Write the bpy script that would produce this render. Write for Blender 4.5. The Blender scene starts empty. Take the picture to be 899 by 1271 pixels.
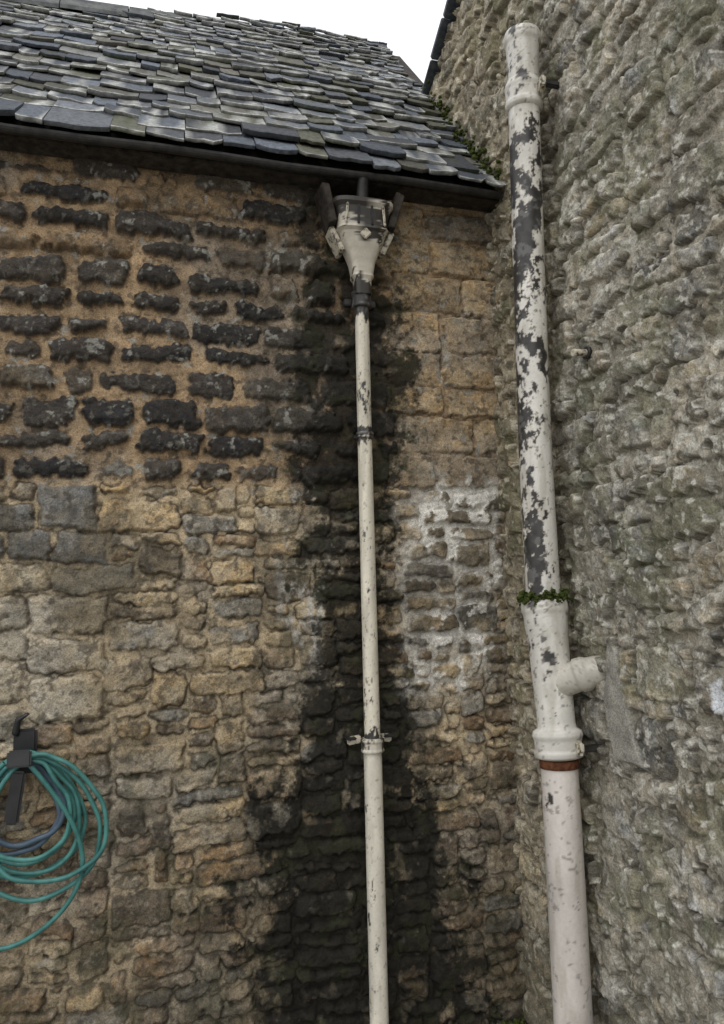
import bpy, bmesh, math, random
import numpy as np
from mathutils import Vector, Matrix
random.seed(7)
rng=np.random.RandomState(11)
D=bpy.data
scene=bpy.context.scene
def link(o,parent=None):
    scene.collection.objects.link(o)
    if parent: o.parent=parent
    return o
def empty(name):
    e=D.objects.new(name,None); e.empty_display_size=.1
    return link(e)

# ---------------------------------------------------------------- noise
TAB=rng.rand(64,256,256).astype(np.float32)
def vn(X,Y,s,seed=0):
    x=X/s+seed*17.31; y=Y/s+seed*9.73
    xi=np.floor(x).astype(np.int64); yi=np.floor(y).astype(np.int64)
    fx=(x-xi); fy=(y-yi); fx=fx*fx*(3-2*fx); fy=fy*fy*(3-2*fy)
    T=TAB[seed%64]; a=xi&255; b=yi&255; a1=(xi+1)&255; b1=(yi+1)&255
    return (T[a,b]*(1-fx)+T[a1,b]*fx)*(1-fy)+(T[a,b1]*(1-fx)+T[a1,b1]*fx)*fy
def fbm(X,Y,s,seed=0,o=4,g=.5):
    t=0;a=1;n=0
    for i in range(o):
        t=t+a*vn(X,Y,s/2**i,seed+i); n+=a; a*=g
    return t/n
def ss(a,b,x):
    t=np.clip((x-a)/(b-a),0,1); return t*t*(3-2*t)
def C3(c): return np.array(c,dtype=np.float64)

# ---------------------------------------------------------------- stone packing + raster
def pack(u0,u1,v0,v1,cell,zone,rs):
    nx=int(round((u1-u0)/cell)); ny=int(round((v1-v0)/cell))
    occ=np.zeros((ny,nx),bool); out=[]
    for j in range(ny):
        i=0
        while i<nx:
            if occ[j,i]: i+=1; continue
            z=zone(u0+i*cell,v0+j*cell)
            if z is None: i+=1; continue
            h=rs.choice(z['h'],p=z['hp']); w=rs.randint(z['w'][0],z['w'][1]+1)
            k=0
            while i+k<nx and k<w and not occ[j,i+k]: k+=1
            k2=k
            while i+k2<nx and not occ[j,i+k2] and k2<k+2: k2+=1
            if k2-k<2 or i+k2>=nx: k=k2
            if k<=3: h=min(h,2)
            h=min(h,ny-j)
            if ny-j-h==1: h+=1
            occ[j:j+h,i:i+k]=True
            out.append((u0+i*cell,v0+j*cell,u0+(i+k)*cell,v0+(j+h)*cell,z))
            i+=k
    return out
def rows(u0,u1,v0,v1,hr,wr,z,rs):
    out=[];v=v0
    while v<v1-.02:
        h=rs.uniform(*hr); 
        if v1-(v+h)<hr[0]*.6: h=v1-v
        u=u0-rs.uniform(0,.1)
        while u<u1-.001:
            w=rs.uniform(*wr)
            if u1-(u+w)<wr[0]*.6: w=u1-u
            if rs.rand()<z.get('split',0) and h>.1:
                q=h*rs.uniform(.42,.58); out.append((u,v,u+w,v+q,z)); out.append((u,v+q,u+w,v+h,z))
            else: out.append((u,v,u+w,v+h,z))
            u+=w
        v+=h
    return out

def raster(u0,u1,v0,v1,res,stones,seed,warp,mort,rseed,courseWave=.02):
    rs=np.random.RandomState(rseed)
    U=np.arange(u0,u1+res*.5,res); V=np.arange(v0,v1+res*.5,res)
    U[-1]=u1; V[-1]=v1
    X,Y=np.meshgrid(U,V)
    wx=X+warp*(fbm(X,Y,.09,seed+1,3)-.5)*2+.006*(fbm(X,Y,.02,seed+40,2)-.5)
    wy=Y+warp*(fbm(X,Y,.11,seed+5,3)-.5)*2+courseWave*(vn(X,Y*.3,.55,seed+9)-.5)*2+.006*(fbm(X,Y,.02,seed+43,2)-.5)
    H=.008*(fbm(X,Y,.03,seed+12,4)-.5)*2 + .006*(fbm(X,Y,.2,seed+13,2)-.5)
    col=np.zeros(X.shape+(3,)); 
    col[:]=mort(X,Y)
    col*= (.62+.76*fbm(X,Y,.025,seed+16,4))[...,None]
    pad=.06
    for (a,b,c,d,z) in stones:
        w=c-a;h=d-b; J=z['jit']
        jt=rs.uniform(-J,J,8)*min(w,h)
        g=z['gap']*rs.uniform(.6,1.5)/2; so=int(rs.randint(0,40)); hs=rs.uniform(.55,1.35); t1=rs.uniform(-.05,.05); t2=rs.uniform(-.10,.10)
        cc=z['col']((a+c)/2,(b+d)/2,rs)
        i0=max(0,int((a-pad-u0)/res)); i1=min(len(U),int((c+pad-u0)/res)+1)
        j0=max(0,int((b-pad-v0)/res)); j1=min(len(V),int((d+pad-v0)/res)+1)
        if i1<=i0 or j1<=j0: continue
        sx=wx[j0:j1,i0:i1]; sy=wy[j0:j1,i0:i1]
        tx=(sx-a)/w; ty=(sy-b)/h
        dl=sx-(a+jt[0]*(1-ty)+jt[1]*ty)-g; dr=(c+jt[2]*(1-ty)+jt[3]*ty)-sx-g
        db=sy-(b+jt[4]*(1-tx)+jt[5]*tx)-g; dt=(d+jt[6]*(1-tx)+jt[7]*tx)-sy-g
        k=z['round']
        dd=-k*np.log(np.exp(-dl/k)+np.exp(-dr/k)+np.exp(-db/k)+np.exp(-dt/k)+1e-30)
        px=X[j0:j1,i0:i1]; py=Y[j0:j1,i0:i1]
        ch=z.get('chip',1)
        dd=dd+ch*(.006*(vn(px,py,.018,seed+20)-.5)*2+.008*(fbm(px,py,.05,seed+23,3)-.5)*2)
        m=ss(-.001,.0025,dd); e=ss(0,z['edge'],dd)**.8
        hh=z['dep']*(.55+.45*e)*m*hs
        fz=fbm(px+so,py,.07,so,5,.55)
        st=np.floor(fz*9)/9
        hh=hh+m*z['rough']*((.45*fz+.55*st-.5)*2.2)+m*(t1*(px-(a+c)/2)+t2*(py-(b+d)/2))
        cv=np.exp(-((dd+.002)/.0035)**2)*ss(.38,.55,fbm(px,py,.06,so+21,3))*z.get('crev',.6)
        sub=H[j0:j1,i0:i1]; H[j0:j1,i0:i1]=sub*(1-m)+(hh+.3*sub)*m-cv*.006
        n=fbm(px*.8+so*1.7,py*1.5,.06,so+3,6,.68)
        n2=fbm(px,py,.010,so+8,2)
        cs=cc[None,None,:]*np.clip(-.05+1.5*n+.6*n2,.15,2.5)[...,None]
        hu=(fbm(px+2+so,py,.05,so+14,3)-.5)*.5
        cs=cs*np.stack([1+hu*.5,1+hu*.1,1-hu*.6],-1)
        L=ss(.60,.70,fbm(px+so,py,.020,so+5,4,.6))*z['lich']
        cs=cs*(1-L[...,None])+C3(z['lcol'])*L[...,None]
        sc=col[j0:j1,i0:i1]; cn=sc*(1-m[...,None])+cs*m[...,None]
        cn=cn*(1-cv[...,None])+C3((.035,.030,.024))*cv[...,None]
        col[j0:j1,i0:i1]=cn
    return X,Y,H,col

def grid_mesh(name,X,Y,H,col,place,keep=None,mat=None,parent=None):
    ny,nx=X.shape
    co=place(X,Y,H).reshape(-1,3).astype(np.float32)
    idx=np.arange(nx*ny).reshape(ny,nx)
    q=np.stack([idx[:-1,:-1],idx[:-1,1:],idx[1:,1:],idx[1:,:-1]],-1)
    if keep is not None:
        kf=keep[:-1,:-1]&keep[:-1,1:]&keep[1:,1:]&keep[1:,:-1]
        q=q[kf]
    q=q.reshape(-1,4)
    me=D.meshes.new(name)
    me.vertices.add(len(co)); me.vertices.foreach_set('co',co.ravel())
    me.loops.add(q.size); me.loops.foreach_set('vertex_index',q.ravel().astype(np.int32))
    me.polygons.add(len(q)); me.polygons.foreach_set('loop_start',np.arange(0,q.size,4,dtype=np.int32))
    me.polygons.foreach_set('loop_total',np.full(len(q),4,dtype=np.int32))
    me.polygons.foreach_set('use_smooth',np.ones(len(q),dtype=bool))
    me.update(calc_edges=True)
    at=me.color_attributes.new('Col','FLOAT_COLOR','POINT')
    c4=np.ones((len(co),4),np.float32); c4[:,:3]=np.clip(col,0.004,.85).reshape(-1,3)
    at.data.foreach_set('color',c4.ravel())
    if mat: me.materials.append(mat)
    o=D.objects.new(name,me); return link(o,parent)

# ---------------------------------------------------------------- materials
def newmat(name):
    m=D.materials.new(name); m.use_nodes=True
    nt=m.node_tree; return m,nt,nt.nodes,nt.links,nt.nodes['Principled BSDF']
def attr_mat(name,rough=.9,spec=.3,bump=.6,scale=220,lo=.75,hi=1.25,dist=.002,det=2):
    m,nt,N,L,b=newmat(name)
    a=N.new('ShaderNodeAttribute'); a.attribute_name='Col'
    tc=N.new('ShaderNodeTexCoord')
    n=N.new('ShaderNodeTexNoise'); n.inputs['Scale'].default_value=scale; n.inputs['Detail'].default_value=det; n.inputs['Roughness'].default_value=.7
    L.new(tc.outputs['Object'],n.inputs['Vector'])
    mr=N.new('ShaderNodeMapRange'); mr.inputs[1].default_value=.3; mr.inputs[2].default_value=.7; mr.inputs[3].default_value=lo; mr.inputs[4].default_value=hi
    L.new(n.outputs['Fac'],mr.inputs[0])
    mx=N.new('ShaderNodeVectorMath'); mx.operation='MULTIPLY'
    L.new(a.outputs['Color'],mx.inputs[0]); L.new(mr.outputs[0],mx.inputs[1])
    L.new(mx.outputs[0],b.inputs['Base Color'])
    b.inputs['Roughness'].default_value=rough; b.inputs['Specular IOR Level'].default_value=spec
    bp=N.new('ShaderNodeBump'); bp.inputs['Strength'].default_value=bump; bp.inputs['Distance'].default_value=dist
    L.new(n.outputs['Fac'],bp.inputs['Height']); L.new(bp.outputs[0],b.inputs['Normal'])
    return m
def noise_mat(name,c1,c2,scale=20,rough=.8,spec=.3,bump=.3,dist=.003,detail=4,lo=.35,hi=.65,metal=0):
    m,nt,N,L,b=newmat(name)
    tc=N.new('ShaderNodeTexCoord')
    n=N.new('ShaderNodeTexNoise'); n.inputs['Scale'].default_value=scale; n.inputs['Detail'].default_value=detail; n.inputs['Roughness'].default_value=.65
    L.new(tc.outputs['Object'],n.inputs['Vector'])
    cr=N.new('ShaderNodeValToRGB'); cr.color_ramp.elements[0].position=lo; cr.color_ramp.elements[1].position=hi
    cr.color_ramp.elements[0].color=(*c1,1); cr.color_ramp.elements[1].color=(*c2,1)
    L.new(n.outputs['Fac'],cr.inputs[0]); L.new(cr.outputs[0],b.inputs['Base Color'])
    b.inputs['Roughness'].default_value=rough; b.inputs['Specular IOR Level'].default_value=spec; b.inputs['Metallic'].default_value=metal
    bp=N.new('ShaderNodeBump'); bp.inputs['Strength'].default_value=bump; bp.inputs['Distance'].default_value=dist
    L.new(n.outputs['Fac'],bp.inputs['Height']); L.new(bp.outputs[0],b.inputs['Normal'])
    return m
M_stone=attr_mat('weathered_stone',bump=.8,scale=180,lo=.6,hi=1.4,dist=.004)
M_slate=attr_mat('stone_slate',rough=.8,spec=.3,bump=.7,scale=50,lo=.5,hi=1.45,dist=.005,det=4)
M_paint=attr_mat('old_gloss_paint',rough=.42,spec=.5,bump=.25,scale=90,lo=.93,hi=1.05,dist=.0015)
M_gut=noise_mat('black_cast_iron',(.008,.008,.009),(.035,.032,.028),30,.5,.5)
M_wood=noise_mat('rotten_timber',(.012,.01,.008),(.06,.05,.04),25,.85)
M_moss=noise_mat('moss',(.02,.03,.008),(.09,.11,.03),60,.95,.1,.6)
M_rust=noise_mat('rust',(.07,.025,.012),(.2,.08,.035),60,.9)
M_ridge=noise_mat('ridge_stone',(.06,.065,.07),(.16,.165,.16),15)
ZB=-.165
# ================================================================ STONE HOUSE (left wall)
house=empty('stone_house')
pal_tan=[(.38,.285,.165),(.44,.345,.21),(.33,.258,.16),(.40,.328,.22),(.30,.243,.165),(.46,.365,.228),(.26,.235,.19)]
pal_brn=[(.20,.137,.08),(.25,.172,.10),(.15,.118,.08),(.28,.195,.112),(.17,.155,.125),(.29,.217,.14)]
pal_blk=[(.033,.029,.026),(.048,.041,.036),(.028,.026,.025),(.063,.053,.044),(.10,.083,.062)]
def c_tan(x,z,rs):
    a=rs.rand();i=rs.randint(99);s=rs.uniform(.8,1.1)
    if (z<.75 and a<.6) or a<.25: return C3(pal_brn[i%len(pal_brn)])
    return C3(pal_tan[i%len(pal_tan)])*s
def c_blk(x,z,rs):
    p=.9 if z<2.9 else .6
    if x>-.8 and z>2.75: p=.4
    a=rs.rand();i=rs.randint(99)
    if a<p: return C3(pal_blk[i%len(pal_blk)])
    return C3(pal_brn[i%len(pal_brn)])
def c_ash(x,z,rs):
    a=rs.rand();i=rs.randint(99);s=rs.uniform(.85,1.08)
    if a<.10 : return C3(pal_blk[i%len(pal_blk)])*2.0
    return C3([(.39,.285,.165),(.35,.26,.155),(.32,.24,.145),(.42,.315,.19)][i%4])*s
def c_big(x,z,rs):
    if z>1.68: return C3((.17,.16,.14))
    return C3([(.27,.235,.17),(.33,.28,.20),(.38,.32,.22)][rs.randint(3)])
cell=.0175
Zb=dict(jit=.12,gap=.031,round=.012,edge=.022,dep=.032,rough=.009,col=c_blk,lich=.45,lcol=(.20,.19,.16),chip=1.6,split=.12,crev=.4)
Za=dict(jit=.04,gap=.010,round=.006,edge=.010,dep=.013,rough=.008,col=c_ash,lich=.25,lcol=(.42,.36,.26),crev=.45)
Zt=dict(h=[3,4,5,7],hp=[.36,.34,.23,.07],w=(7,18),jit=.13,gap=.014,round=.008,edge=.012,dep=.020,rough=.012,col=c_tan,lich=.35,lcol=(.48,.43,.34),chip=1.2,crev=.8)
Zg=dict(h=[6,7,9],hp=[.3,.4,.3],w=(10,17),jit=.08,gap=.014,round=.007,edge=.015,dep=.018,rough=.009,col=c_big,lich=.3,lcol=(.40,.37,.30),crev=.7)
rsz=np.random.RandomState(5)
XL=-3.4
def zoneL(x,z):
    if x<-1.72 and 1.1<z<1.85 and x>-2.3: return Zg
    return Zt
stL=pack(XL,.05,ZB,ZB+cell*124,cell,zoneL,rsz)
zt0=ZB+cell*124
stL+=rows(XL,-.46,zt0,3.42,(.095,.13),(.14,.34),Zb,rsz)
stL+=rows(-.46,.05,zt0,3.42,(.12,.18),(.20,.34),Za,rsz)
def mortL(X,Y):
    base=np.zeros(X.shape+(3,)); base[:]=(.42,.34,.225)
    up=ss(1.9,2.1,Y)[...,None]
    base=base*(1-up)+C3((.35,.25,.15))*up
    return base
def weatherL(X,Y,H,col):
    sm=ss(.56,.66,fbm(X,Y,.14,22,5))*(1-ss(1.95,2.1,Y))*.6
    col=col*(1-sm[...,None])+(mortL(X,Y)*(.55+.8*fbm(X,Y,.03,25,4))[...,None])*sm[...,None]
    H=H+sm*.006*(fbm(X,Y,.03,26,3)-.3)
    wea=.68+.68*fbm(X,Y,.45,27,4)
    col=col*wea[...,None]
    grey=ss(.50,.70,fbm(X,Y,.3,33,4))*.42
    lum=col.mean(-1,keepdims=True)
    col=col*(1-grey[...,None])+lum*C3((1.05,1.0,.89))*grey[...,None]
    pit=ss(.58,.68,fbm(X,Y,.025,35,4,.6))*.6
    col=col*(1-pit[...,None])+C3((.05,.043,.034))*pit[...,None]
    bl=ss(.53,.64,fbm(X,Y,.20,62,6,.62))*(.52-.40*ss(1.9,2.1,Y))
    col=col*(1-bl[...,None])+C3((.055,.048,.036))*bl[...,None]
    lowd=(1-ss(.0,.8,Y+.3*(fbm(X,Y,.3,50,3)-.5)))*.5
    col=col*(1-lowd[...,None])+C3((.05,.042,.030))*lowd[...,None]
    ag=ss(.56,.66,fbm(X,Y,.10,65,5,.62))*(1-ss(.9,1.5,Y))*.45
    col=col*(1-ag[...,None])+C3((.045,.048,.026))*ag[...,None]
    soot=ss(2.0,2.15,Y)*(1-ss(-.5,-.40,X))*ss(.48,.66,fbm(X,Y,.10,52,4))*.35
    col=col*(1-soot[...,None])+C3((.05,.042,.034))*soot[...,None]
    sp=ss(.66,.74,fbm(X,Y,.035,55,4,.6))*ss(1.9,2.1,Y)*.8
    col=col*(1-sp[...,None])+C3((.30,.295,.26))*sp[...,None]
    lr=ss(.52,.64,fbm(X*1.3,Y*.7,.09,58,5,.6))*(1-ss(.05,.15,np.abs(X+.88)))*ss(1.2,1.4,Y)*(1-ss(1.95,2.05,Y))*.75
    col=col*(1-lr[...,None])+C3((.50,.485,.44))*lr[...,None]
    lum=col.mean(-1,keepdims=True); col=np.clip(lum+(col-lum)*1.02,.005,1)
    # damp / algae staining around the downpipe (real discolouration of the stone)
    dx=X+.64+.05*(fbm(X,Y,.20,36,4)-.5)*2
    half=np.interp(Y,[-.2,.2,.5,.80,.98,1.3,1.7,2.0,2.4,2.8,3.1,3.4],[.62,.57,.51,.45,.33,.25,.24,.26,.31,.27,.24,.2])
    off=np.interp(Y,[0,.9,1.2,2,2.8,3.2],[-.03,-.04,-.07,-.05,-.03,0])
    t=np.abs(dx-off)/half
    br=fbm(X,Y,.11,41,6,.72)
    prof=1.05-.80*t
    st=ss(-.07,.07,prof*.62+.20-br*1.0+.0)
    st=np.clip(st,0,1)*(1-ss(1.15,1.6,t))
    amt=np.interp(Y,[0,.85,1.05,1.9,2.2,3.0,3.3],[1,1,.96,.94,.94,.92,.8])
    st=st*amt
    relief=ss(.014,.030,H)
    st=st*(1-.20*relief*ss(.3,.9,t))
    dry=ss(.64,.74,fbm(X,Y,.07,43,4))*.42
    st=st*(1-dry)
    halo=(1-ss(.6,1.7,t))*ss(.42,.60,fbm(X,Y,.07,47,6,.7))*.45*amt
    col=col*(1-halo[...,None])+C3((.050,.045,.033))*halo[...,None]
    # lime leaching out of the joints right of the pipe, patchy and ragged at its limits
    ed=.22*(fbm(X,Y,.16,72,5,.62)-.5)*2
    lz=ss(-.54,-.44,X+.35*ed)*(1-ss(-.10,.02,X+.5*ed))*ss(1.15,1.40,Y+ed)*(1-ss(1.96,2.12,Y+.6*ed))
    pat=ss(.36,.52,fbm(X,Y,.20,75,4))
    lime=lz*np.maximum((1-ss(.005,.015,H))*(.35+.65*pat),pat*ss(.52,.62,fbm(X,Y,.06,67,5,.6)))
    lime=np.clip(lime*1.25,0,.95)
    dark=C3((.0095,.0086,.0063))*(.2+2.2*fbm(X,Y,.03,45,5,.6))[...,None]
    col=col*(1-st[...,None]*.97)+dark*st[...,None]*.97
    gr=ss(.50,.64,fbm(X,Y,.07,48,5,.6))*ss(.08,.4,np.maximum(st,halo))*.35
    col=col*(1-gr[...,None])+C3((.036,.040,.016))*gr[...,None]
    lime=lime*(1-.6*st)
    col=col*(1-lime[...,None])+(C3((.78,.755,.69))*(.68+.55*fbm(X,Y,.025,69,4))[...,None])*lime[...,None]
    return H,col
def left_part(name,a,b,res):
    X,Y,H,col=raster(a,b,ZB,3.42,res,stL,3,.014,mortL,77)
    H,col=weatherL(X,Y,H,col)
    grid_mesh(name,X,Y,H,col,lambda X,Y,H:np.stack([X,-H,Y],-1),mat=M_stone,parent=house)
left_part('front_wall',-2.08,.05,.0038)
left_part('front_wall_far_end',XL,-2.08,.012)

def quadobj(name,verts,faces,mat,parent=None):
    me=D.meshes.new(name); me.from_pydata(verts,[],faces); me.materials.append(mat)
    return link(D.objects.new(name,me),parent)
def stone_shader():
    m,nt,N,L,b=newmat('rubble_shader')
    tc=N.new('ShaderNodeTexCoord'); mp=N.new('ShaderNodeMapping'); mp.inputs['Scale'].default_value=(5,5,11)
    v=N.new('ShaderNodeTexVoronoi'); v.inputs['Scale'].default_value=1
    v2=N.new('ShaderNodeTexVoronoi'); v2.feature='DISTANCE_TO_EDGE'; v2.inputs['Scale'].default_value=1
    L.new(tc.outputs['Object'],mp.inputs[0]); L.new(mp.outputs[0],v.inputs['Vector']); L.new(mp.outputs[0],v2.inputs['Vector'])
    cr=N.new('ShaderNodeValToRGB'); cr.color_ramp.elements[0].color=(.12,.085,.05,1); cr.color_ramp.elements[1].color=(.3,.23,.14,1)
    L.new(v.outputs['Color'],cr.inputs[0]); 
    cr2=N.new('ShaderNodeValToRGB'); cr2.color_ramp.elements[1].position=.08
    L.new(v2.outputs['Distance'],cr2.inputs[0])
    mx=N.new('ShaderNodeMixRGB'); mx.inputs[1].default_value=(.27,.21,.14,1)
    L.new(cr2.outputs[0],mx.inputs[0]); L.new(cr.outputs[0],mx.inputs[2]); L.new(mx.outputs[0],b.inputs['Base Color'])
    b.inputs['Roughness'].default_value=.9
    bp=N.new('ShaderNodeBump'); bp.inputs['Distance'].default_value=.02; L.new(cr2.outputs[0],bp.inputs['Height']); L.new(bp.outputs[0],b.inputs['Normal'])
    return m
M_rub=stone_shader()
EY,EZ=-.17,3.30; RY,RZ=1.5,5.27
ang=math.atan2(RZ-EZ,RY-EY); SL=math.hypot(RZ-EZ,RY-EY)
def ridgeL(u): return SL-.20*min(-u,3.5)          # ridge falls away to the far end
def rp(u,s): return (u,EY+s*math.cos(ang),EZ+s*math.sin(ang))
A=rp(XL,ridgeL(XL)); B=rp(.1,SL)
quadobj('side_wall',[(XL+.01,.0,-.2),(XL+.01,3.15,-.2),(XL+.01,3.15,3.30),(XL+.01,A[1],A[2]-.05),(XL+.01,.0,3.42)],[(0,1,2,3,4)],M_rub,house)
quadobj('back_wall',[(XL+.01,3.15,-.2),(.1,3.15,-.2),(.1,3.15,3.38),(XL+.01,3.15,3.38)],[(0,1,2,3)],M_rub,house)

# ---------------------------------------------------------------- slates
def slate_field(name,origin,sdir,ndir,udir,u0,u1,L,parent,e0=.135,e1=.075,wf=(.09,.24)):
    verts=[];faces=[];cols=[]
    s=0.;row=0
    rs=np.random.RandomState(21)
    while s<L:
        ex=e0+(e1-e0)*s/L; ex*=rs.uniform(.88,1.12)
        u=u0-rs.uniform(0,.15)
        ln=ex*2.1
        while u<u1:
            w=rs.uniform(*wf)*(1-.3*s/L)
            ua=max(u,u0); ub=min(u+w,u1)
            Lu=ridgeL((ua+ub)/2)
            if ub-ua>.03 and s<Lu-.02:
                t=rs.uniform(.010,.022); lift=rs.uniform(.0,.012)+.008
                c=C3([(.115,.13,.155),(.09,.102,.122),(.15,.162,.18),(.072,.077,.086),(.13,.125,.105),(.10,.10,.075)][rs.randint(6)])*rs.uniform(.65,1.25)
                n=5; base=len(verts); d0=rs.uniform(-.018,.018); sk=rs.uniform(-.014,.014)
                bot=[];
                for k in range(n):
                    fu=ua+.002+(ub-ua-.004)*k/(n-1)
                    jit=rs.uniform(-.010,.010)+ (abs(k-2)==2)*rs.uniform(0,.022)
                    bot.append((fu,s+d0+sk*(k/(n-1)-.5)*2+jit))
                sag=-.03*math.sin((ua+ub)*1.3+.5)-.010*math.sin(s*4)
                if s<.05: sag*=.3
                tl=rs.uniform(-.006,.006)
                def P(fu,fs,fn):
                    p=origin+udir*fu+sdir*fs+ndir*(fn+sag+tl*(fu-ua)/(ub-ua)); return tuple(p)
                nh=lift+t+.010
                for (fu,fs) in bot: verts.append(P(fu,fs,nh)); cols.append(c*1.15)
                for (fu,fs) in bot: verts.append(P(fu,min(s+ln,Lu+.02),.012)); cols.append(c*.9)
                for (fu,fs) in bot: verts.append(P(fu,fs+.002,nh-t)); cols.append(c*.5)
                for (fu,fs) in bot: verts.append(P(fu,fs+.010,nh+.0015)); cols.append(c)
                for k in range(n-1):
                    b0=base
                    faces.append((b0+k,b0+k+1,b0+15+k+1,b0+15+k))
                    faces.append((b0+15+k,b0+15+k+1,b0+5+k+1,b0+5+k))
                    faces.append((b0+10+k,b0+10+k+1,b0+k+1,b0+k))
                faces.append((base,base+15,base+5,base+10)); faces.append((base+4,base+14,base+9,base+19))
                if rs.rand()<.7:
                    for k in range(5):
                        q=C3((.50,.505,.48))*rs.uniform(.4,1.25); cols[base+k]=q
                        if rs.rand()<.35: cols[base+15+k]=q*.8
                if rs.rand()<.18:
                    for k in (10,11,12,13,14,5,7): cols[base+k]=C3((.05,.06,.02))
            u+=w
        s+=ex; row+=1
    me=D.meshes.new(name); me.from_pydata(verts,[],faces); me.materials.append(M_slate)
    at=me.color_attributes.new('Col','FLOAT_COLOR','POINT')
    c4=np.ones((len(verts),4),np.float32); c4[:,:3]=np.array(cols); at.data.foreach_set('color',c4.ravel())
    return link(D.objects.new(name,me),parent)
sd=Vector((0,math.cos(ang),math.sin(ang))); nd=Vector((0,-math.sin(ang),math.cos(ang)))
slate_field('roof_slates',Vector((0,EY,EZ)),sd,nd,Vector((1,0,0)),XL-.08,-.005,SL,house)
quadobj('roof_deck',[(XL-.05,EY+.03,EZ+.005),(0.1,EY+.03,EZ+.005),(.1,B[1],B[2]-.04),(XL-.05,A[1],A[2]-.04)],[(0,1,2,3)],M_wood,house)
M_cop=noise_mat('coping_slate',(.035,.045,.06),(.11,.12,.13),22,.7)
quadobj('back_roof',[(.0,3.3,3.25),(XL-.05,3.3,3.25),(XL-.05,A[1],A[2]),(.0,B[1]-.0,B[2])],[(0,1,2,3)],M_cop,house)
def box(name,c,s,mat,parent=None,rot=(0,0,0),bev=.004,jit=0):
    bm=bmesh.new(); bmesh.ops.create_cube(bm,size=1)
    for v in bm.verts: v.co=Vector((v.co.x*s[0]+random.uniform(-jit,jit),v.co.y*s[1]+random.uniform(-jit,jit),v.co.z*s[2]+random.uniform(-jit,jit)))
    if bev: bmesh.ops.bevel(bm,geom=bm.edges[:],offset=bev,segments=2,affect='EDGES')
    me=D.meshes.new(name); bm.to_mesh(me); bm.free(); me.materials.append(mat)
    o=D.objects.new(name,me); o.location=c; o.rotation_euler=rot; return link(o,parent)
def ridge():
    verts=[];faces=[]
    u=XL-.05
    while u<-.02:
        u2=min(u+.36,-.01); dz=random.uniform(-.005,.006)
        for uu in (u+.003,u2-.003):
            p=rp(uu,ridgeL(uu))
            for (dy,dzz) in ((-.10,-.10),(-.05,-.015),(0,.022),(.05,-.015),(.10,-.08),(.10,-.11),(0,-.02),(-.10,-.125)):
                verts.append((uu,p[1]+dy,p[2]+dzz+dz+.01))
        b=len(verts)-16
        for k in range(8): faces.append((b+k,b+(k+1)%8,b+8+(k+1)%8,b+8+k))
        faces.append(tuple(b+k for k in range(8))); faces.append(tuple(b+15-k for k in range(8)))
        u=u2
    quadobj('ridge_tiles',verts,faces,M_ridge,house)
ridge()
box('soffit_board',(XL/2,-.065,3.292),(-XL+.05,.11,.014),M_wood,house)
def gutter():
    verts=[];faces=[];n=9;R=.022
    xs=[XL-.06+i*.25 for i in range(14)]+[-.02]
    for xi,x in enumerate(xs):
        dz=.004*math.sin(xi*1.7)
        for rr in (R,R-.004):
            for k in range(n):
                a=math.pi+math.pi*k/(n-1)
                verts.append((x,-.152+rr*math.cos(a),3.300+dz+rr*math.sin(a)))
    m=2*n
    for i in range(len(xs)-1):
        for o_ in (0,n):
            for k in range(n-1):
                a=i*m+o_+k; faces.append((a,a+1,a+m+1,a+m))
        for k in (0,n-1):
            a=i*m+k; faces.append((a,a+n,a+n+m,a+m))
    for i in (0,len(xs)-1):
        for k in range(n-1):
            a=i*m+k; faces.append((a,a+1,a+n+1,a+n))
    return quadobj('gutter',verts,faces,M_gut,house)
gutter()

# ================================================================ GABLE WALL (right)
gable=empty('stone_gable_building')
pal_r=[(.44,.40,.32),(.37,.335,.27),(.50,.46,.38),(.30,.28,.235),(.44,.38,.28),(.24,.225,.19),(.54,.51,.44)]
def c_r(x,z,rs):
    i=rs.randint(len(pal_r)); return C3(pal_r[i])*rs.uniform(.62,1.1)
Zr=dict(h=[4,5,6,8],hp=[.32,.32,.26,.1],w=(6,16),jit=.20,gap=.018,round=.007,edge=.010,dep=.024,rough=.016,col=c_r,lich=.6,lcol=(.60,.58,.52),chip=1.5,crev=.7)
rr=np.random.RandomState(9)
def mortR(X,Y):
    b=np.zeros(X.shape+(3,)); b[:]=(.44,.40,.32); return b
Y0R=-2.6; Y1R=1.25; PK=-1.15; ZPK=4.50+.53*(.32-PK)
def topz(y): return np.minimum(ZPK-.9*(PK-y),ZPK-.53*(y-PK))
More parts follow.
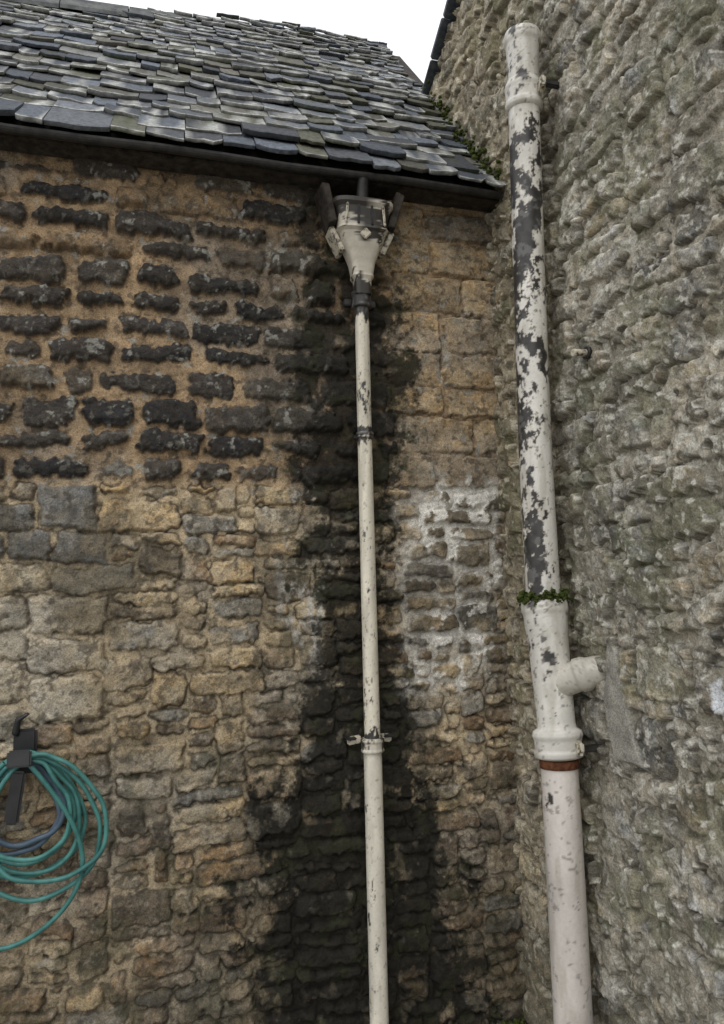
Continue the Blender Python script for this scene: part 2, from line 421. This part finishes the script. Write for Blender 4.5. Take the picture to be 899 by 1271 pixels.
def weatherR(X,Y,H,col):
    s2=ss(.48,.62,fbm(X,Y,.13,7,5))*.62
    col=col*(1-s2[...,None])+(mortR(X,Y)*(.40+1.0*fbm(X,Y,.02,12,4))[...,None])*s2[...,None]
    H=H*(1-.4*s2)+.006*s2
    col=col*(.58+.78*fbm(X,Y,.35,15,4))[...,None]
    d=ss(.56,.67,fbm(X,Y,.03,19,5,.65))*.7
    col=col*(1-d[...,None])+C3((.075,.07,.055))*d[...,None]
    d=ss(.50,.64,fbm(X,Y,.26,24,6,.65))*.45
    col=col*(1-d[...,None])+C3((.125,.12,.092))*d[...,None]
    gl=ss(.50,.62,fbm(X+7,Y,.16,71,6,.68))*.42
    col=col*(1-gl[...,None])+(C3((.175,.18,.10))*(.5+.9*fbm(X,Y,.03,74,4))[...,None])*gl[...,None]
    l=ss(.60,.70,fbm(X+3,Y,.026,29,4,.6))*.75
    col=col*(1-l[...,None])+C3((.62,.60,.53))*l[...,None]
    oc=(ss(-.75,-.1,X)*.4)[...,None]
    col=col*(1-oc)+col*C3((1.0,.86,.62))*oc
    H=H+.009*(fbm(X,Y,.04,33,6,.7)-.5)*(.6+s2)
    rx=X+.80; rz=Y-1.22
    rep=1-ss(.0,.02,np.maximum(np.maximum(rx*1.0-.07+.25*np.abs(rz),-rx-.10+.35*(rz+.15)),np.abs(rz)-.17)+.03*(fbm(X,Y,.08,38,4)-.5))
    H=H*(1-rep)+(.020+.010*fbm(X,Y,.04,39,5))*rep
    col=col*(1-rep[...,None])+(C3((.31,.30,.26))*(.4+1.1*fbm(X,Y,.05,42,5,.6))[...,None])*rep[...,None]
    wp=(1-ss(.018,.030,np.maximum(np.abs(X+1.25)*.9,np.abs(Y-1.30)*.6)+.016*(fbm(X,Y,.03,43,3)-.5)))
    col=col*(1-wp[...,None])+C3((.70,.72,.74))*wp[...,None]
    rd=(1-ss(.03,.16,np.abs(X+.60+.05*(fbm(X,Y,.2,47,3)-.5))))*ss(.4,.6,fbm(X,Y*.4,.08,46,4))*.5
    col=col*(1-rd[...,None])+C3((.09,.08,.055))*rd[...,None]
    lw=(1-ss(0,.8,Y))*.3
    col=col*(1-lw[...,None])+C3((.13,.12,.08))*lw[...,None]
    return H,col
stR=pack(Y0R,Y1R,ZB,5.5,.0195,lambda x,z:Zr,rr)
def right_part(name,a,b,c,d,res):
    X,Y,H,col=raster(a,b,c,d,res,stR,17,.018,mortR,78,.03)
    H,col=weatherR(X,Y,H,col)
    grid_mesh(name,X,Y,H,col,lambda X,Y,H:np.stack([-H,X,Y],-1),keep=(Y<topz(X)),mat=M_stone,parent=gable)
right_part('gable_wall',-1.6,.05,.10,4.6,.0038)
right_part('gable_wall_rear',.05,Y1R,2.6,4.6,.006)
right_part('gable_wall_top',-1.6,Y1R,4.6,5.5,.015)
right_part('gable_wall_foot',-1.6,.05,ZB,.10,.009)
right_part('gable_wall_near_end',Y0R,-1.6,ZB,5.5,.012)
W=2.6
z0=float(topz(np.array(Y0R))); z1=float(topz(np.array(Y1R)))
quadobj('end_wall',[(.005,Y0R+.004,-.2),(W,Y0R+.004,-.2),(W,Y0R+.004,z0),(.005,Y0R+.004,z0)],[(0,1,2,3)],M_rub,gable)
quadobj('rear_wall',[(.1,Y1R,-.2),(W,Y1R,-.2),(W,Y1R,z1),(.1,Y1R,z1)],[(0,1,2,3)],M_rub,gable)
quadobj('far_gable',[(W,Y0R,-.2),(W,Y1R,-.2),(W,Y1R,z1),(W,PK,ZPK),(W,Y0R,z0)],[(0,1,2,3,4)],M_rub,gable)
quadobj('roof_front',[(-.02,Y0R-.1,z0-.09+.02),(W,Y0R-.1,z0-.07),(W,PK,ZPK+.02),(-.02,PK,ZPK+.02)],[(0,1,2,3)],M_cop,gable)
quadobj('roof_rear',[(-.02,Y1R+.1,z1-.053+.02),(W,Y1R+.1,z1-.033),(W,PK,ZPK+.022),(-.02,PK,ZPK+.022)],[(0,1,2,3)],M_cop,gable)
def coping(y0,z0,y1,z1,n,pre):
    a=math.atan2(z1-z0,y1-y0); Lg=math.hypot(y1-y0,z1-z0)
    for i in range(n):
        t=(i+.5)/n
        box('%s_%d'%(pre,i),(.06,y0+(y1-y0)*t,z0+(z1-z0)*t+.03+random.uniform(-.004,.004)),(.24,Lg/n-.006,.032),M_cop,gable,rot=(a+random.uniform(-.02,.02),0,0),bev=.005,jit=.004)
coping(Y0R-.05,z0-.04,PK,ZPK,9,'verge_front')
coping(PK,ZPK,Y1R,z1,13,'verge_rear')

# ================================================================ PIPES
def tube(name,prof,seg=40,mat=None,colf=None,parent=None,sub=.012,closed=True):
    pts=[]
    for a,b in zip(prof[:-1],prof[1:]):
        d=math.dist(a[:3],b[:3]); n=max(1,int(d/sub))
        for k in range(n):
            t=k/n; pts.append([a[i]+(b[i]-a[i])*t for i in range(4)])
    pts.append(list(prof[-1])); pts=np.array(pts)
    A=Vector(prof[-1][:3])-Vector(prof[0][:3])
    ref=Vector((1,0,0)) if abs(A.normalized().x)<.7 else Vector((0,1,0))
    verts=[];uv=[]
    main=A.normalized(); e1=ref.cross(main).normalized(); e2=main.cross(e1)
    acc=0
    for i,p in enumerate(pts):
        if i: acc+=math.dist(pts[i-1,:3],p[:3])
        for k in range(seg):
            a=2*math.pi*k/seg
            v=Vector(p[:3])+e1*math.cos(a)*p[3]+e2*math.sin(a)*p[3]
            verts.append(tuple(v)); uv.append((a,acc,p[3]))
    faces=[]
    for i in range(len(pts)-1):
        for k in range(seg):
            k2=(k+1)%seg
            faces.append((i*seg+k,i*seg+k2,(i+1)*seg+k2,(i+1)*seg+k))
    if closed:
        faces.append(tuple(range(seg))[::-1]); faces.append(tuple((len(pts)-1)*seg+k for k in range(seg)))
    me=D.meshes.new(name); me.from_pydata(verts,[],faces); me.update()
    for p in me.polygons: p.use_smooth=len(p.vertices)==4
    if mat: me.materials.append(mat)
    V=np.array(verts); UV=np.array(uv)
    if colf:
        c,dr=colf(V,UV)
        at=me.color_attributes.new('Col','FLOAT_COLOR','POINT')
        c4=np.ones((len(V),4),np.float32); c4[:,:3]=c; at.data.foreach_set('color',c4.ravel())
    return link(D.objects.new(name,me),parent)
def peel(V,UV,amount,seed=2,base=(.62,.58,.47),black=(.03,.028,.026),grime=1.0):
    a=((UV[:,0]-math.pi/4)%(2*math.pi))*.06; s=UV[:,1]
    n=fbm(a+1.7,s*.62,.060,seed,6,.66)*.72+fbm(a+4,s*.8,.020,seed+7,4,.6)*.28
    th=amount(V)
    m=ss(0,.012,n-(1-th))
    g=fbm(a+5,s*.35,.06,seed+9,4)
    c=C3(base)[None,:]*(.72+.46*g)[:,None]
    gm=ss(.5,.7,fbm(a+7,s*.2,.03,seed+13,4))*.4*grime
    c=c*(1-gm[:,None])+C3((.30,.27,.20))*gm[:,None]
    fl=ss(.66,.74,fbm(a+9,s,.016,seed+15,4,.6))*.7*grime
    c=c*(1-fl[:,None])+C3((.12,.10,.08))*fl[:,None]
    rim=ss(-.02,0,n-(1-th))*(1-m)*.5
    c=c*(1-rim[:,None])+C3((.30,.22,.15))*rim[:,None]
    bk=C3(black)[None,:]*(.6+1.6*fbm(a,s,.02,seed+16,3))[:,None]
    gp=ss(.55,.66,fbm(a+2,s,.03,seed+19,4,.6))*.55
    bk=bk*(1-gp[:,None])+C3((.20,.195,.185))*gp[:,None]
    return c*(1-m[:,None])+bk*m[:,None],m

# ---- rainwater downpipe
dp=empty('rainwater_downpipe')
px,py=-.635,-.085
def amtD(V):
    z=V[:,2]
    a=np.full(len(z),.34)
    for zc,w,s in [(2.22,.03,.35),(2.75,.05,.35),(1.02,.04,.16),(2.5,.3,.03),(1.3,.25,.02)]:
        a+=s*np.exp(-((z-zc)/w)**2)
    return a
r=.031
tube('pipe_shaft',[(px-.004,py,2.86,r-.002),(px-.004,py,2.25,r-.002),(px,py,1.01,r),],48,M_paint,lambda V,UV:peel(V,UV,amtD,3,base=(.73,.68,.56),grime=.7),dp,sub=.004)
tube('lower_pipe_shaft',[(px,py,1.0,r+.004),(px+.002,py,.0,r+.004)],48,M_paint,lambda V,UV:peel(V,UV,lambda V:.33+.0*V[:,2],9,base=(.73,.69,.58),grime=.7),dp,sub=.004)
tube('pipe_shoe',[(px+.002,py,.0,r+.009),(px+.002,py-.02,-.05,r+.009),(px+.002,py-.07,-.09,r+.011)],32,M_paint,lambda V,UV:peel(V,UV,lambda V:.42+.0*V[:,2],14),dp,sub=.006)
def collar(name,z,rr,h,am,parent,cx,cy,base=(.66,.62,.52),seed=5):
    pr=[(cx,cy,z+h/2,rr*.86),(cx,cy,z+h/2-.004,rr*1.06),(cx,cy,z+h/2-.012,rr*1.08),(cx,cy,z+h/2-.018,rr),(cx,cy,z-h/2+.016,rr*.98),(cx,cy,z-h/2+.010,rr*1.04),(cx,cy,z-h/2+.003,rr*1.02),(cx,cy,z-h/2,rr*.84)]
    return tube(name,pr,40,M_paint,lambda V,UV:peel(V,UV,lambda V:am+0*V[:,2],seed,base=base),parent,sub=.003)
collar('top_collar',2.785,r+.009,.07,.80,dp,px-.004,py,seed=7)
collar('joint_collar',2.215,r+.003,.03,.62,dp,px-.003,py,seed=8)
collar('socket_collar',1.005,r+.012,.055,.46,dp,px,py,seed=4)
M_paint_l=noise_mat('dirty_cream_paint',(.05,.04,.03),(.58,.53,.42),45,.5,lo=.38,hi=.5)
for s in (-1,1):
    box('ear_lug%d'%s,(px+s*.062,py+.045,1.02),(.055,.018,.03),M_paint_l,dp,rot=(0,s*.12,0),bev=.005)
    box('holdfast%d'%s,(px+s*.075,py+.055,1.028),(.04,.07,.010),M_gut,dp)
    box('upper_lug%d'%s,(px+s*.05,py+.055,2.79),(.035,.03,.03),M_gut,dp)
    box('joint_lug%d'%s,(px+s*.033,py+.04,2.215),(.014,.03,.018),M_gut,dp)
def loft(name,secs,mat,parent,colf=None):
    verts=[];faces=[];n=40
    for (z,hw,yf,yb,cx) in secs:
        cyy=(yf+yb)/2; hd=(yb-yf)/2
        for k in range(n):
            a=2*math.pi*k/n; c=math.cos(a); s=math.sin(a)
            e=2/4.0
            verts.append((cx+hw*math.copysign(abs(c)**e,c),cyy+hd*math.copysign(abs(s)**e,s),z))
    for i in range(len(secs)-1):
        for k in range(n):
            k2=(k+1)%n; faces.append((i*n+k,i*n+k2,(i+1)*n+k2,(i+1)*n+k))
    me=D.meshes.new(name); me.from_pydata(verts,[],faces); me.update(); me.materials.append(mat)
    V=np.array(verts)
    if colf:
        at=me.color_attributes.new('Col','FLOAT_COLOR','POINT')
        c4=np.ones((len(V),4),np.float32); c4[:,:3]=colf(V); at.data.foreach_set('color',c4.ravel())
    return link(D.objects.new(name,me),parent)
secs=[]
ctrl=[(2.80,.034,.034),(2.86,.036,.036),(2.875,.046,.042),(2.885,.044,.04),(2.93,.052,.045),(2.97,.066,.052),(3.01,.084,.062),(3.05,.098,.070),(3.062,.112,.080),(3.075,.106,.076),(3.10,.106,.076),(3.15,.116,.082),(3.165,.130,.092),(3.182,.130,.092),(3.19,.116,.08),(3.14,.095,.07),(3.05,.07,.05)]
for i in range(len(ctrl)-1):
    a=ctrl[i];b=ctrl[i+1];n=max(1,int(abs(b[0]-a[0])/.004))
    for k in range(n):
        t=k/n; z=a[0]+(b[0]-a[0])*t; hw=a[1]+(b[1]-a[1])*t; hd=a[2]+(b[2]-a[2])*t
        secs.append((z,hw,py-hd-.012,py+hd-.012 if hd<.06 else py+.062,px-.004))
def hopcol(V):
    n=fbm(V[:,0]+4,V[:,2]+V[:,1],.05,6,5,.6)
    th=np.interp(V[:,2],[2.80,2.86,2.9,3.0,3.05,3.1,3.2],[.75,.5,.40,.45,.53,.58,.60])
    th=th+.20*np.exp(-((V[:,0]-px)/.05)**2)*ss(2.99,3.06,V[:,2])
    m=ss(0,.03,n-(1-th))[:,None]
    return C3((.62,.57,.47))*(.6+.6*n)[:,None]*(1-m)+C3((.035,.03,.024))*m
loft('hopper_head',secs,M_paint,dp,hopcol)
for i,dx_ in enumerate((-.078,-.028,.028,.078)):
    box('hopper_rib_%d'%i,(px-.004+dx_,py-.092,3.115),(.010,.012,.085),M_paint_l if i%3==0 else M_gut,dp,rot=(.06,-dx_*1.2,0))
box('hopper_medallion',(px-.004,py-.088,3.035),(.035,.012,.035),M_paint_l,dp,rot=(.25,math.pi/4,0))
for s in (-1,1):
    box('hopper_cheek%d'%s,(px-.004+s*.142,py+.0,3.165),(.032,.12,.17),M_wood,dp,rot=(0,s*.28,0),bev=.004,jit=.008)
    box('hopper_stay%d'%s,(px-.004+s*.105,py+.01,3.030),(.024,.085,.11),M_paint_l,dp,rot=(0,s*.45,0),bev=.004,jit=.003)
tube('gutter_outlet',[(px-.004,-.15,3.285,.022),(px-.004,-.13,3.20,.026),(px-.004,-.12,3.12,.026)],20,M_gut,None,dp)

# ---- soil pipe
sp=empty('soil_pipe')
X0=-.115
def amtS(V):
    z=V[:,2]
    a=np.interp(z,[1.5,1.6,1.72,1.84,1.95,2.1,2.2,2.35,2.6,2.9,3.1,3.3,3.38,3.45],[.38,.37,.46,.43,.33,.41,.47,.43,.45,.46,.46,.42,.36,.35])
    a=a+.09*np.cos(np.arctan2(V[:,1]+.54,V[:,0]-X0)-math.radians(-165))
    return a
R1=.0585
cream=(.75,.725,.66)
tube('upper_pipe',[(X0,-.572,3.40,R1),(X0,-.545,2.7,R1),(X0,-.525,2.1,R1+.001),(X0,-.530,1.52,R1+.002)],96,M_paint,lambda V,UV:peel(V,UV,amtS,21,base=cream),sp,sub=.0035)
lowam=lambda v:(lambda V,UV:peel(V,UV,lambda V:v+0*V[:,2],31,base=cream))
tube('top_socket',[(X0,-.588,3.69,.052),(X0,-.588,3.692,.066),(X0,-.588,3.675,.071),(X0,-.587,3.655,.070),(X0,-.586,3.64,.064),(X0,-.584,3.60,.061),(X0,-.580,3.53,.0605),(X0,-.578,3.50,.0605),(X0,-.577,3.49,.067),(X0,-.576,3.475,.071),(X0,-.575,3.46,.068),(X0,-.574,3.42,.067),(X0,-.573,3.41,.071),(X0,-.573,3.395,.070),(X0,-.572,3.385,.059)],64,M_paint,lowam(.36),sp,sub=.004)
tube('middle_socket',[(X0,-.531,1.545,.058),(X0,-.531,1.543,.078),(X0,-.532,1.53,.082),(X0,-.534,1.51,.082),(X0,-.536,1.495,.077),(X0,-.540,1.46,.075),(X0,-.545,1.42,.071),(X0,-.552,1.36,.069),(X0,-.560,1.28,.067),(X0,-.568,1.20,.065),(X0,-.575,1.13,.064),(X0,-.577,1.115,.066),(X0,-.578,1.105,.082),(X0,-.578,1.09,.086),(X0,-.579,1.075,.080),(X0,-.580,1.045,.078),(X0,-.580,1.035,.083),(X0,-.580,1.02,.081),(X0,-.580,1.012,.062)],64,M_paint,lowam(.35),sp,sub=.004)
tube('branch_fitting',[(X0+.0,-.57,1.25,.05),(X0+.03,-.61,1.275,.052),(X0+.055,-.635,1.29,.052),(X0+.058,-.638,1.292,.058),(X0+.078,-.655,1.30,.058),(X0+.09,-.662,1.305,.05),(.03,-.69,1.32,.045)],40,M_paint,lambda V,UV:peel(V,UV,lambda V:.2+0*V[:,2],31,base=(.60,.57,.49),grime=.7),sp,sub=.006)
tube('rust_ring',[(X0,-.580,1.012,.0655),(X0,-.581,.985,.066)],48,M_rust,None,sp)
tube('lower_pipe',[(X0,-.580,1.0,.0625),(X0,-.584,.5,.063),(X0,-.584,-.15,.063)],64,M_paint,lambda V,UV:peel(V,UV,lambda V:.30+.0*V[:,2],33,base=(.68,.63,.58),grime=.8),sp,sub=.004)
for nm,z,yy in (('top',3.44,-.575),('bottom',1.06,-.58)):
    for s in (-1,1):
        box('%s_ear%d'%(nm,s),(X0+.03,yy+s*.088,z),(.022,.05,.045),M_paint_l,sp,rot=(0,0,s*.35),bev=.006)
        box('%s_spacer%d'%(nm,s),(X0+.07,yy+s*.095,z),(.09,.022,.022),M_gut,sp)

ov=empty('overflow_pipe')
tube('stub',[(.02,-.76,2.385,.012),(-.085,-.765,2.38,.012)],16,M_paint_l,None,ov)
tube('stub_flange',[(-.022,-.762,2.383,.022),(-.034,-.762,2.383,.022)],16,M_gut,None,ov)

# ================================================================ HOSE
def curve(name,pts,rad,mat,parent,cyc=False):
    cu=D.curves.new(name,'CURVE'); cu.dimensions='3D'; cu.bevel_depth=rad; cu.bevel_resolution=5; cu.resolution_u=10
    s=cu.splines.new('NURBS'); s.points.add(len(pts)-1)
    for i,p in enumerate(pts): s.points[i].co=(*p,1)
    s.order_u=4; s.use_endpoint_u=not cyc; s.use_cyclic_u=cyc
    cu.materials.append(mat); return link(D.objects.new(name,cu),parent)
M_hose=noise_mat('teal_hose',(.03,.13,.12),(.08,.26,.23),12,.45,.5,.05)
M_hose2=noise_mat('blue_grey_hose',(.05,.08,.12),(.10,.15,.2),8,.4,.5,.05)
M_blk=noise_mat('black_plastic',(.010,.010,.011),(.025,.025,.026),10,.4,.5,.05)
hose=empty('garden_hose')
hx,hz=-1.865,1.055
def loop(cx,top,w,h,y,tilt,n=22,wob=.008,seed=0):
    rs=random.Random(seed); pts=[]
    for k in range(n):
        a=2*math.pi*k/n
        xx=w*math.sin(a)*(1-.25*math.cos(a)); zz=-h/2+h/2*math.cos(a)
        X_=cx+xx*math.cos(tilt)-zz*math.sin(tilt)+rs.uniform(-wob,wob); Z_=top+xx*math.sin(tilt)+zz*math.cos(tilt)+rs.uniform(-wob,wob)
        pts.append((X_,y+rs.uniform(-.006,.006),Z_))
    return pts
specs=[(0,.0,.17,.40,-.06,.10),(.015,.01,.155,.36,-.075,-.03),(-.01,.0,.15,.39,-.09,.2),(.02,-.005,.19,.46,-.10,.16),(.01,0,.13,.33,-.115,.06),(.03,.005,.175,.42,-.125,.28)]
for i,(ox,oz,w,h,y,t) in enumerate(specs):
    curve('coil_%d'%i,loop(hx+ox,hz+oz+.01,w,h,y,t,seed=i),.0078,M_hose,hose,True)
for i,(ox,w,h,y,t) in enumerate([(-.01,.14,.30,-.055,-.1),(0,.12,.27,-.07,.05)]):
    curve('inner_coil_%d'%i,loop(hx+ox,hz-.01,w,h,y,t,seed=20+i),.010,M_hose2,hose,True)
curve('hanging_tail',[(hx+.02,-.13,hz),(hx+.12,-.13,hz-.12),(hx+.21,-.12,hz-.28),(hx+.20,-.10,hz-.42),(hx+.12,-.09,hz-.53),(hx,-.08,hz-.60),(hx-.10,-.08,hz-.60),(hx-.20,-.09,hz-.52),(hx-.25,-.1,hz-.36),(hx-.2,-.11,hz-.15),(hx-.05,-.12,hz)],.0078,M_hose,hose)
hk=empty('hose_hanger')
box('back_plate',(hx,-.045,hz+.02),(.075,.02,.15),M_blk,hk,bev=.008)
box('saddle',(hx,-.09,hz-.005),(.085,.11,.018),M_blk,hk,bev=.006)
box('front_lip',(hx,-.148,hz+.015),(.075,.014,.055),M_blk,hk,rot=(-.15,0,0),bev=.006)
box('lower_strap',(hx-.01,-.14,hz-.11),(.045,.018,.17),M_blk,hk,rot=(0,.12,0),bev=.008)
tube('hook_horn',[(hx-.03,-.06,hz+.08,.013),(hx-.02,-.075,hz+.13,.010),(hx+.012,-.08,hz+.15,.006)],16,M_blk,None,hk)

# ================================================================ MOSS
def moss(name,places,n,parent=None,sz=(.005,.013)):
    rs=random.Random(len(name)*7)
    bm=bmesh.new()
    for (c,sx,sy,sz2) in places:
        for i in range(n):
            p=Vector((c[0]+rs.gauss(0,sx),c[1]+rs.gauss(0,sy),c[2]+rs.gauss(0,sz2)))
            q=rs.uniform(*sz)
            M4=Matrix.Translation(p)@Matrix.Diagonal((q*rs.uniform(.8,1.4),q*rs.uniform(.8,1.4),q*rs.uniform(.6,1.1),1))
            bmesh.ops.create_icosphere(bm,subdivisions=1,radius=1,matrix=M4)
    for v in bm.verts: v.co+=Vector((rs.uniform(-1,1),rs.uniform(-1,1),rs.uniform(-1,1)))*.002
    me=D.meshes.new(name); bm.to_mesh(me); bm.free(); me.materials.append(M_moss)
    return link(D.objects.new(name,me),parent)
pl=[]
for k in range(18):
    a=2*math.pi*k/18; pl.append(((X0+.070*math.cos(a),-.531+.070*math.sin(a),1.555+.008*math.sin(k*2.1)),.009,.009,.010))
moss('moss_on_pipe_socket',pl,22,sp,(.003,.010))
pl=[((-.03,EY+.06+ (RY-EY)*t,EZ+.09+(RZ-EZ)*t),.022,.03,.02) for t in np.linspace(.0,.52,22)]
moss('moss_on_roof',pl,22,house,(.005,.013))
pl=[((random.uniform(-3.1,0),-.05,-.11),.03,.012,.008) for i in range(50)]+[((-.05,random.uniform(-2.4,0),-.11),.012,.03,.008) for i in range(40)]
moss('moss_at_wall_foot',pl,8)

# ================================================================ GROUND
m,nt,N,L,b=newmat('pale_limestone_yard')
tc=N.new('ShaderNodeTexCoord')
n1=N.new('ShaderNodeTexNoise'); n1.inputs['Scale'].default_value=1.3; n1.inputs['Detail'].default_value=10; n1.inputs['Roughness'].default_value=.7
n2=N.new('ShaderNodeTexVoronoi'); n2.inputs['Scale'].default_value=70
L.new(tc.outputs['Object'],n1.inputs['Vector']); L.new(tc.outputs['Object'],n2.inputs['Vector'])
cr=N.new('ShaderNodeValToRGB'); cr.color_ramp.elements[0].position=.3; cr.color_ramp.elements[0].color=(.20,.19,.165,1); cr.color_ramp.elements[1].position=.65; cr.color_ramp.elements[1].color=(.38,.36,.32,1)
L.new(n1.outputs['Fac'],cr.inputs[0])
hs=N.new('ShaderNodeMixRGB'); hs.blend_type='MULTIPLY'; hs.inputs[0].default_value=.6
bw=N.new('ShaderNodeRGBToBW'); L.new(n2.outputs['Color'],bw.inputs[0]); 
mr=N.new('ShaderNodeMapRange'); mr.inputs[3].default_value=.55; mr.inputs[4].default_value=1.15; L.new(bw.outputs[0],mr.inputs[0])
L.new(cr.outputs[0],hs.inputs[1]); L.new(mr.outputs[0],hs.inputs[2]); L.new(hs.outputs[0],b.inputs['Base Color'])
b.inputs['Roughness'].default_value=.85
bp=N.new('ShaderNodeBump'); bp.inputs['Distance'].default_value=.008; bp.inputs['Strength'].default_value=.7
L.new(n2.outputs['Distance'],bp.inputs['Height']); bp.invert=True; L.new(bp.outputs[0],b.inputs['Normal'])
quadobj('ground',[(-400,-400,-.12),(400,-400,-.12),(400,400,-.12),(-400,400,-.12)],[(0,1,2,3)],m)

# ================================================================ LIGHT
w=D.worlds.new('World'); scene.world=w; w.use_nodes=True
wn=w.node_tree.nodes; wl=w.node_tree.links
bg=wn['Background']; sky=wn.new('ShaderNodeTexSky'); sky.sky_type='NISHITA'; sky.sun_disc=False
SE,SR=math.radians(58),math.radians(200)
sky.sun_elevation=SE; sky.sun_rotation=SR; sky.air_density=2; sky.dust_density=6
hsv=wn.new('ShaderNodeHueSaturation'); hsv.inputs['Saturation'].default_value=.25
wl.new(sky.outputs[0],hsv.inputs['Color'])
tcw=wn.new('ShaderNodeTexCoord'); nw=wn.new('ShaderNodeTexNoise'); nw.inputs['Scale'].default_value=2.2; nw.inputs['Detail'].default_value=5
wl.new(tcw.outputs['Generated'],nw.inputs['Vector'])
cw=wn.new('ShaderNodeValToRGB'); cw.color_ramp.elements[0].position=.3; cw.color_ramp.elements[0].color=(9.6,9.9,10.6,1); cw.color_ramp.elements[1].position=.6; cw.color_ramp.elements[1].color=(11.5,11.6,11.8,1)
wl.new(nw.outputs['Fac'],cw.inputs[0])
mw=wn.new('ShaderNodeMixRGB'); mw.inputs[0].default_value=.85
wl.new(hsv.outputs[0],mw.inputs[1]); wl.new(cw.outputs[0],mw.inputs[2]); wl.new(mw.outputs[0],bg.inputs['Color'])
bg.inputs['Strength'].default_value=.12
sl=D.lights.new('sun','SUN'); sl.energy=.65; sl.angle=math.radians(35); sl.color=(1,.97,.92)
so=D.objects.new('sun',sl); link(so)
dirv=Vector((math.sin(SR)*math.cos(SE),math.cos(SR)*math.cos(SE),math.sin(SE)))
so.rotation_euler=dirv.to_track_quat('Z','Y').to_euler()

# ================================================================ CAMERA
yaw=math.radians(16.1);P_=math.radians(7);ro=math.radians(1.4)
C=Vector((-1.4,-2.9,1.6))
F=Vector((math.sin(yaw)*math.cos(P_),math.cos(yaw)*math.cos(P_),math.sin(P_)))
R=Vector((math.cos(yaw),-math.sin(yaw),0));U=R.cross(F)
R2=R*math.cos(ro)-U*math.sin(ro);U2=U*math.cos(ro)+R*math.sin(ro)
cam=D.cameras.new('camera');co=D.objects.new('camera',cam);link(co)
VH=686.
cam.lens=492/VH*36;cam.sensor_width=36;cam.clip_end=2000;cam.clip_start=.05
cam.shift_x=-11/VH; cam.shift_y=-9/VH
Mx=Matrix((R2,U2,-F)).transposed().to_4x4();Mx.translation=C;co.matrix_world=Mx
scene.camera=co
scene.view_settings.view_transform='Standard'; scene.view_settings.look='None'; scene.view_settings.exposure=0
